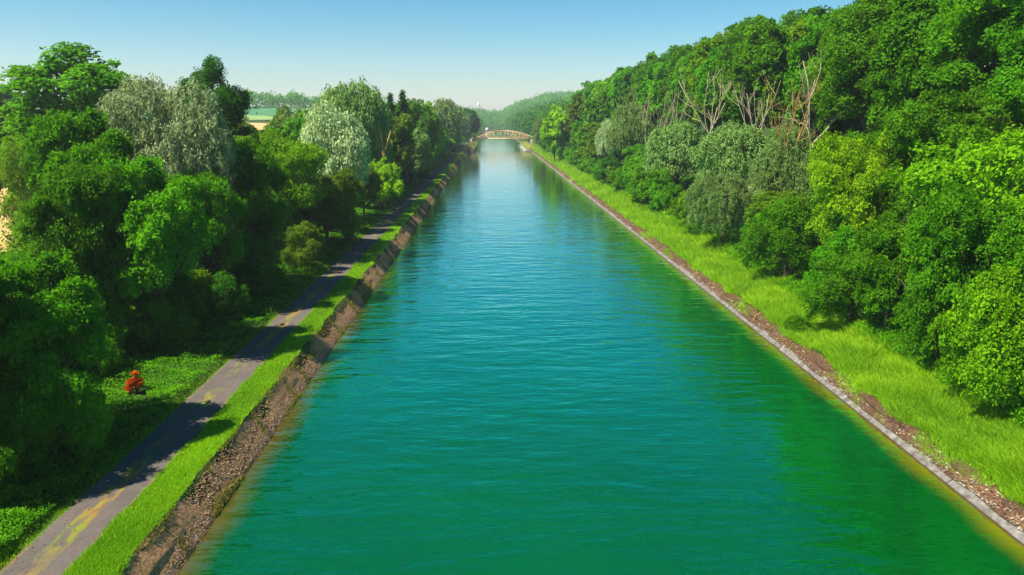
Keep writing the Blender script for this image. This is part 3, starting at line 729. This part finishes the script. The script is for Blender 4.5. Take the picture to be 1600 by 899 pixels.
# leaning bare forked trunk on the left bank
root = tag(empty('bare_trunk', (-23.4, 158, gz(-23.4, 158)-.2)), 'leaning orange-brown forked trunk above the rounded bright green bush on the left', 'tree trunk')
mb = MB(); mb.tube([(0,0,0), (.3,0,5), (.7,0,10.0), (.9,0,12.0)], [.55,.48,.40,.34], 8); mb.build('trunk', BARKO, root, True)
for q in ([(.8,0,11.2), (.6,.1,13.5), (.3,.2,16)], [(.85,0,11.5), (1.7,0,13.6), (2.4,.2,16.0)]):
    mb = MB(); mb.tube(q, [.36,.28,.14], 6); mb.build('limb', BARKO, root, True)

# ------------------------------------------------------------------ grass, nettles, debris (stuff)
def blade_mat(name, c1, c2, trans=.35): return leaf_mat(name, c1, c2, trans=trans, rough=.6, spec=.2)
GRASS_L = blade_mat('grass_bright', (.095,.260,.002), (.270,.500,.003))
GRASS_R = blade_mat('grass_tall', (.085,.235,.002), (.270,.460,.004))
def ydist(r, n, y0, y1, k=.9):
    u = r.random(n)         # density falls with distance
    return (y0**-k + u*(y1**-k - y0**-k))**(-1/k)
def grass(name, label, n, x0, x1, y0, y1, h, w, mat, seed, wob=.3, lean=.35, dz=0, keep=None, tonef=None):
    r = np.random.default_rng(seed)
    Y = ydist(r, n, y0, y1); U = r.random(n); 
    e0 = (vnoise(Y*.5, Y*0+2, seed)-.5)*2*wob; e1 = (vnoise(Y*.4, Y*0+8, seed+1)-.5)*2*wob
    X = (x0+e0) + U*((x1+e1)-(x0+e0))
    if keep is not None:
        k = keep(X, Y, r); X, Y = X[k], Y[k]
    Z = ground_z(X, Y)+dz; sc = 1 + np.maximum(0, Y-60)*.010
    pos = np.stack([X, Y, Z-.03], -1)
    patch = vnoise(X*.9, Y*.6, 77)**2*1.3 + .25*vnoise(X*.25, Y*.12, 79)
    V, F = ribbon_tufts(pos, h*(.55+.9*patch)*r.uniform(.7, 1.2, len(X))*np.minimum(sc, 1.5), w*sc*r.uniform(.7, 1.3, len(X)), lean, r)
    tone = np.clip(.6*vnoise(X*.35, Y*.2, 78) + r.uniform(0, .5, len(X)), 0, 1)
    return tag(link(name, mesh_from(name, V, faces3=F, tone=tone), mat), label, 'grass', kind='stuff')
grass('grass', 'bright mown grass strip between the towpath and the brown bank', 150000, -17.75, -15.72, 24, 560, .17, .055, GRASS_L, 1, wob=.16)
grass('grass', 'tall yellow-green grass strip above the right bank', 150000, 27.0, 31.8, 27, 560, .62, .070, GRASS_R, 2, wob=.5, lean=.6)
grass('grass', 'rough grass growing into the shaded edge of the right wood', 60000, 31, 38, 32, 400, .6, .10, GRASS_L, 3, wob=.8, lean=.5)
grass('grass', 'thin line of grass along the wood side of the towpath', 10000, -21.4, -20.55, 24, 500, .20, .06, GRASS_L, 4, wob=.12)
grass('grass', 'stray weeds on the bank crest beside the litter band', 34000, 25.9, 27.3, 27, 400, .30, .06, GRASS_R, 5, keep=lambda X, Y, r: vnoise(X*.2, Y*.22, 9) > .70+.12*r.random(len(X)), dz=.10)
# weeds on the brown bank: lines at the slab joints and scattered tufts
r = np.random.default_rng(8); X_, Y_ = [], []
for k in range(60):
    y0 = 26 + k*6.2 + r.uniform(-1.5, 1.5); u = r.random(110) ; X_.append(-15.75 + 1.45*u + r.normal(size=110)*.05); Y_.append(y0 - .9*u + r.normal(size=110)*.09)
X_ = np.concatenate(X_); Y_ = np.concatenate(Y_); keepm = vnoise(Y_*.3, X_*.8, 4) > .42; X_, Y_ = X_[keepm], Y_[keepm]
n = 22000; Yb = ydist(r, n, 26, 470); Ub = r.random(n); kb = vnoise(Yb*.22, Ub*2, 12) > .64
X_ = np.concatenate([X_, (-15.75+1.5*Ub)[kb]]); Y_ = np.concatenate([Y_, Yb[kb]])
Z_ = np.interp(X_, [-15.85, -14.05], [1.57, -.22])
V, F = ribbon_tufts(np.stack([X_, Y_, Z_], -1), .20*(1+Y_*.004), .05*(1+Y_*.006), .5, r)
tag(link('weeds', mesh_from('weeds', V, faces3=F, tone=r.random(len(X_))), blade_mat('weed_leaf', (.10,.12,.012), (.26,.24,.03))), 'yellowish weeds rooted in the joints of the brown bank', 'weeds', kind='stuff')

def herbs(name, label, n, x0, x1, y0, y1, h, leaf, mat, seed, zf=None):
    r = np.random.default_rng(seed); Y = ydist(r, n, y0, y1); X = r.uniform(x0, x1, n)
    hump = vnoise(X*.9, Y*.9, seed)*.75 + .35*vnoise(X*.3, Y*.3, seed+2)
    pos = np.stack([X, Y, ground_z(X, Y) + h*hump*np.sqrt(r.random(n))+.04], -1)
    sc = 1+np.maximum(0, Y-60)*.010
    k_ = ~((np.abs(X+24.15+(Y-47.9)*.5) < .6) & (Y > 46.2) & (Y < 48.2)); pos, X, Y, sc = pos[k_], X[k_], Y[k_], sc[k_]; n = len(X)
    V, F = leaves(pos, nrm(r.normal(size=(n, 3))*.55+np.array([0, 0, 1.])), leaf*sc*r.uniform(.7, 1.3, n), leaf*.6*sc, r)
    return tag(link(name, mesh_from(name, V, F, tone=np.clip(.5*vnoise(X, Y, 5)+.5*r.random(n), 0, 1)), mat), label, 'ground cover', kind='stuff')
herbs('nettles', 'low green nettles carpeting the verge between towpath and trees', 130000, -30, -21.1, 24, 420, .95, .15, LEAF['vivid green'], 11)
herbs('undergrowth', 'low leafy undergrowth at the foot of the right wood', 150000, 31.0, 44, 36, 420, 1.3, .20, LEAF['mid green'], 12)
herbs('brambles', 'rough brambles along the margin of the wheat field', 50000, -66, -30, 30, 210, 1.6, .34, LEAF['yellow-green'], 13)

# stones and dead stalks lying in the litter band
def chips(name, label, n, x0, x1, z0, z1, y0, y1, size, mat, seed, flat=.4, lng=1.6):
    r = np.random.default_rng(seed); Y = ydist(r, n, y0, y1); U = r.random(n)
    X = x0+(x1-x0)*U; Z = z0+(z1-z0)*U
    s = size*r.uniform(.4, 1.4, n)**1.5*(1+np.maximum(0, Y-60)*.006)
    cube = np.array([(-1,-1,-1),(1,-1,-1),(1,1,-1),(-1,1,-1),(-.7,-.7,1),(.7,-.7,1),(.7,.7,1),(-.7,.7,1)])*.5
    V = cube[None]*s[:, None, None]*np.array([lng, 1, flat]) * r.uniform(.7, 1.3, (n, 8, 1))
    t = r.uniform(0, PI, n); c_, s_ = np.cos(t), np.sin(t)
    Vx = V[..., 0]*c_[:, None]-V[..., 1]*s_[:, None]; Vy = V[..., 0]*s_[:, None]+V[..., 1]*c_[:, None]
    V = np.stack([Vx+X[:, None], Vy+Y[:, None], V[..., 2]+Z[:, None]], -1).reshape(-1, 3)
    q = np.array([(0,3,2,1),(4,5,6,7),(0,1,5,4),(1,2,6,5),(2,3,7,6),(3,0,4,7)])
    F = (np.arange(n)[:, None, None]*8+q[None]).reshape(-1, 4)
    return tag(link(name, mesh_from(name, V, F, tone=np.repeat(r.random(n), 6)), mat), label, 'debris', kind='stuff')
def tone_mat(name, c1, c2, rough=.9):
    m, nt, out = new_mat(name); at = N(nt, 'ShaderNodeAttribute'); at.attribute_name = 'tone'
    principled(nt, out, ramp(nt, [(0, c1), (1, c2)], at.outputs['Fac']).outputs[0], rough, .2); return m
STONE = tone_mat('rubble', (.07,.04,.028), (.36,.29,.23)); STALK = tone_mat('stalks', (.05,.025,.014), (.24,.13,.06)); STALKL = tone_mat('pale_stalks', (.14,.075,.038), (.52,.33,.17))
chips('rubble', 'small pale stones and litter lying along the right bank', 1500, 25.8, 26.7, .36, .82, 27, 420, .075, STONE, 21)
chips('dead_stalks', 'dead brown stalks matted over the right litter band', 24000, 26.0, 27.15, .42, 1.01, 27, 420, .045, STALK, 22, flat=.22, lng=4.0)
chips('dead_stalks', 'dead brown stalks matted over the left bank', 15000, -15.80, -14.4, 1.53, .14, 25, 420, .027, STALKL, 23, flat=.22, lng=4.0)
chips('gravel', 'pale crumbled concrete along the waterline of the left bank', 2200, -14.75, -14.25, .46, .0, 25, 420, .045, STALK, 24)
chips('fallen_leaves', 'fallen leaves and grit scattered along the towpath', 1000, -20.5, -17.9, 1.64, 1.61, 24, 300, .04, STALK, 25, flat=.15)

# driftwood on the right bank
root = tag(empty('fallen_branch', (26.55, 70.6, .82)), 'pale fallen branch lying across the litter band on the right bank', 'branch')
mb = MB(); mb.tube([(-.7,-.9,-.28),(-.3,-.3,.05),(.15,.1,.15),(.6,.5,.35)], [.035,.05,.06,.03], 6); mb.build('limb', BARKO, root, True)
mb = MB(); mb.tube([(.1,.08,.14),(.5,-.05,.3),(.9,.15,.32)], [.04,.03,.015], 6); mb.build('twig', BARKO, root, True)

# orange-red shrub
cm, c_, cs_, rs_ = crown_broad(901, .42, 1.05, .08, 9, 170, 18, .075, .13, name='orange_foliage')
root = tag(empty('orange_shrub', (-24.15, 47.9, gz(-24.15, 47.9)+.12)), 'small rounded orange-red shrub among the nettles left of the towpath', 'shrub')
root.scale = (1.2, 1.2, 1.2); link('foliage', cm, LEAF['orange-red'], root)
cm2, *_ = crown_broad(902, .22, .34, 0, 4, 30, 12, .07, .1, name='rusty_tuft')
o = link('tuft', cm2, LEAF['orange-red'], root); o.location = (.03, 0, .95)
cm3, *_ = crown_broad(903, .3, .32, 0, 4, 40, 12, .08, .1, name='low_sprig')
o = link('sprig', cm3, LEAF['orange-red'], root); o.location = (-.42, -.1, -.02)
mb = MB(); [mb.tube([(0,0,-.4),(dx*.4,dy*.4,.3),(dx,dy,.8)], [.03,.02,.008], 5) for dx, dy in ((.2,.1),(-.2,.05),(.05,-.2),(-.05,.25))]
mb.build('stems', BARK, root)

# ------------------------------------------------------------------ arched truss bridge
def paint(name, c1, c2, rough=.55):
    m, nt, out = new_mat(name); tc = nt.nodes.new('ShaderNodeTexCoord').outputs['Object']; n = noise(nt, tc, .8, 5)
    principled(nt, out, ramp(nt, [(.35, c1), (.65, c2)], n.outputs[0]).outputs[0], rough, .3); return m
YEL = paint('bridge_paint', (.62,.40,.18), (.78,.56,.30)); RUST = paint('bridge_rust', (.46,.22,.11), (.62,.34,.17))
CONC = paint('bridge_concrete', (.15,.14,.12), (.24,.22,.18), .9); DECK = paint('bridge_deck', (.20,.17,.14), (.34,.29,.24), .9)
BX0, BX1, BY, BZ, BH = -14.2, 29.0, 569.0, 6.0, 5.7
root = tag(empty('arched_bridge', ((BX0+BX1)/2, BY, BZ)), 'yellow and rust arched truss footbridge crossing the far canal', 'bridge')
Lh = (BX1-BX0)/2; npan = 8
arch = lambda x: .55 + (BH-.55)*(1-(x/Lh)**2)
for yo, xo in ((0, 0), (5.2, 3.4)):
    mb = MB(); mb.bar((-Lh+xo, yo, 0), (Lh+xo, yo, 0), .55, .75); mb.build('bottom_chord', YEL, root)
    mb = MB(); k = 24
    for i in range(k):
        x0, x1 = -Lh+2*Lh*i/k, -Lh+2*Lh*(i+1)/k
        mb.bar((x0+xo, yo, arch(x0)), (x1+xo+.02, yo, arch(x1)), .55, .62)
    mb.build('top_chord', RUST if yo == 0 else YEL, root)
    for i in range(1, npan):
        x = -Lh+2*Lh*i/npan; mb = MB(); mb.bar((x+xo, yo, .36), (x+xo, yo, arch(x)-.3), .34, .34); mb.build('upright', YEL, root)
    for i in (0, 1, 2, 5, 6, 7):
        x = -Lh+2*Lh*i/npan; xn = -Lh+2*Lh*(i+1)/npan; mb = MB()
        if i < 4: mb.bar((xn+xo, yo+.02, .4), (x+xo, yo+.02, arch(x)-.25 if i else .7), .26, .26)
        else: mb.bar((x+xo, yo+.02, .4), (xn+xo, yo+.02, arch(xn)-.25 if i < 7 else .7), .26, .26)
        mb.build('diagonal', YEL, root)
mb = MB(); mb.add([(-Lh-.5,.3,.1),(Lh+.5,.3,.1),(Lh+3.6,4.9,.1),(-Lh+2.6,4.9,.1),(-Lh-.5,.3,-.25),(Lh+.5,.3,-.25),(Lh+3.6,4.9,-.25),(-Lh+2.6,4.9,-.25)],
    [(0,1,2,3),(7,6,5,4),(4,5,1,0),(5,6,2,1),(6,7,3,2),(7,4,0,3)]); mb.build('deck', DECK, root)
for yo, xo in ((.45, .3), (4.8, 3.1)):
    mb = MB(); mb.bar((-Lh+xo, yo, 1.15), (Lh+xo, yo, 1.15), .09, .09); mb.bar((-Lh+xo, yo, .65), (Lh+xo, yo, .65), .06, .06)
    for i in range(25): x = -Lh+2*Lh*i/24; mb.bar((x+xo, yo, .1), (x+xo, yo, 1.15), .06, .06)
    mb.build('handrail', RUST, root)
for sx_, x in ((-1, BX0-1.6), (1, BX1+1.0)):
    mb = MB(); mb.box((x-(BX0+BX1)/2+1.4, 2.6, -3.9), (3.2, 7.5, 7.0)); mb.build('abutment', CONC, root)
mb = MB(); mb.box((Lh+6.2, 5.2, -3.2), (.8, .8, 7.2)); mb.build('post', CONC, root)

# quay blocks that narrow the canal before the bridge
GREYC = paint('stained_concrete', (.16,.15,.13), (.27,.25,.22), .9); PILE = paint('sheet_pile', (.035,.030,.028), (.09,.07,.06)); 
def quay(x0, x1, y0, y1, z, name, label, mat, topmat):
    root = tag(empty(name, ((x0+x1)/2, y0, 0)), label, 'quay')
    cx = 0; w_ = x1-x0; mb = MB(); mb.box((0, (y1-y0)/2, z/2-.6), (w_, y1-y0, z+1.2))
    k = int(w_/.6)
    for i in range(k): mb.box((-w_/2+.3+i*.6, -.1, z/2-.6), (.34, .2, z+1.1))
    mb.build('wall', mat, root)
    mb = MB(); mb.box((0, (y1-y0)/2-.1, z+.1), (w_+.3, y1-y0+.4, .22)); mb.build('coping', topmat, root)
quay(-15.4, -10.4, 474, 575, 1.5, 'quay_wall', 'dark sheet-piled quay block jutting from the left bank before the bridge', PILE, CONC)
quay(21.6, 27.2, 478, 590, .55, 'quay_wall', 'low white concrete ledge ending the right bank before the bridge', GREYC, GREYC)
def reeds(name, label, x0, x1, y0, y1, z, n, h, mat, seed):
    r = np.random.default_rng(seed); pos = np.stack([r.uniform(x0, x1, n), r.uniform(y0, y1, n), np.full(n, z)], -1)
    V, F = ribbon_tufts(pos, h*r.uniform(.5, 1.1, n), .25, .3, r)
    tag(link(name, mesh_from(name, V, faces3=F, tone=r.random(n)), mat), label, 'reeds', kind='stuff')
REED = blade_mat('reed_leaf', (.24,.26,.07), (.46,.44,.16))
reeds('reeds', 'pale reeds on the dark quay block at the left end of the bridge', -14.8, -11.0, 476, 572, 1.6, 5000, 3.0, REED, 31)
reeds('reeds', 'yellowish reeds on the white ledge at the right end of the bridge', 23.2, 27.0, 484, 585, .7, 5000, 3.2, REED, 32)

# ------------------------------------------------------------------ barge beyond the bridge
root = tag(empty('barge', (-6.0, 1330, 0), R(14)), 'moored barge with a white wheelhouse beyond the arched bridge', 'barge')
mb = MB(); out_l = [(-6,0),(-6.3,5),(-6.3,30),(-5,36),(-2.5,38.5)]
HULL = paint('barge_hull', (.05,.045,.04), (.11,.09,.08)); WH = paint('barge_white', (.74,.74,.70), (.86,.86,.82)); HATCH = paint('barge_hatch', (.30,.24,.20), (.42,.36,.30))
ol = [(-2.6,0),(-2.9,2),(-2.9,33),(-1.6,37),(0,38.5),(1.6,37),(2.9,33),(2.9,2),(2.6,0)]
V = [(x, y, -.5) for x, y in ol]+[(x*1.03, y, 2.3+(.7 if y > 34 else 0)) for x, y in ol]; n9 = len(ol)
mb.add(V, f4=[(i, (i+1) % n9, (i+1) % n9+n9, i+n9) for i in range(n9)]+[(9,10,11,12),(9,12,13,14),(9,14,15,16)], f3=[(9,16,17)]); mb.build('hull', HULL, root)
mb = MB(); mb.box((0, 20, 2.75), (4.6, 22, 1.0)); [mb.box((0, 10+i*2.2, 3.3), (4.7, .25, .2)) for i in range(10)]; mb.build('hatch', HATCH, root)
mb = MB(); mb.box((0, 4.2, 3.4), (4.2, 5.2, 2.3)); mb.build('cabin', WH, root)
wh = MB(); wh.box((0, 5.2, 5.6), (2.8, 2.4, 2.2)); wh.box((0, 5.2, 6.8), (3.3, 2.9, .16)); wo_ = wh.build('wheelhouse', WH, root)
mb = MB(); mb.box((0, 3.96, 5.9), (2.3, .1, .9)); mb.build('window', HULL, wo_)
# ------------------------------------------------------------------ far tower
TW = paint('tower_concrete', (.80,.72,.68), (.88,.82,.78)); TR = paint('tower_red', (.55,.20,.17), (.60,.25,.2))
tx, ty = -41.3, 2600; tg = gz(tx, ty)
root = tag(empty('water_tower', (tx, ty, tg)), 'pale slender tower with a wider head on the horizon above the bridge', 'tower')
Ht = 76-tg
mb = MB(); mb.tube([(0,0,-2),(0,0,Ht*.5),(0,0,Ht-12)], [5,3.4,2.9], 20); mb.build('shaft', TW, root, True)
mb = MB(); mb.tube([(0,0,Ht-12),(0,0,Ht-9),(0,0,Ht-1),(0,0,Ht)], [3.0,4.3,4.3,3.8], 24); mb.build('tank', TW, root)
mb = MB(); mb.tube([(0,0,Ht),(0,0,Ht+12)], [1.2,.5], 8); mb.build('mast', TR, root)

# ------------------------------------------------------------------ haze
m, nt, out = new_mat('haze_air')
pv = nt.nodes.new('ShaderNodeVolumePrincipled'); pv.inputs['Color'].default_value = (.80, .90, 1.0, 1); pv.inputs['Density'].default_value = .00016
pv.inputs['Anisotropy'].default_value = .2
L(nt, pv.outputs[0], out.inputs['Volume'])
mb = MB(); mb.box((0, 2060, 61), (4900, 4400, 128)); tag(mb.build('haze', m), kind='stuff')
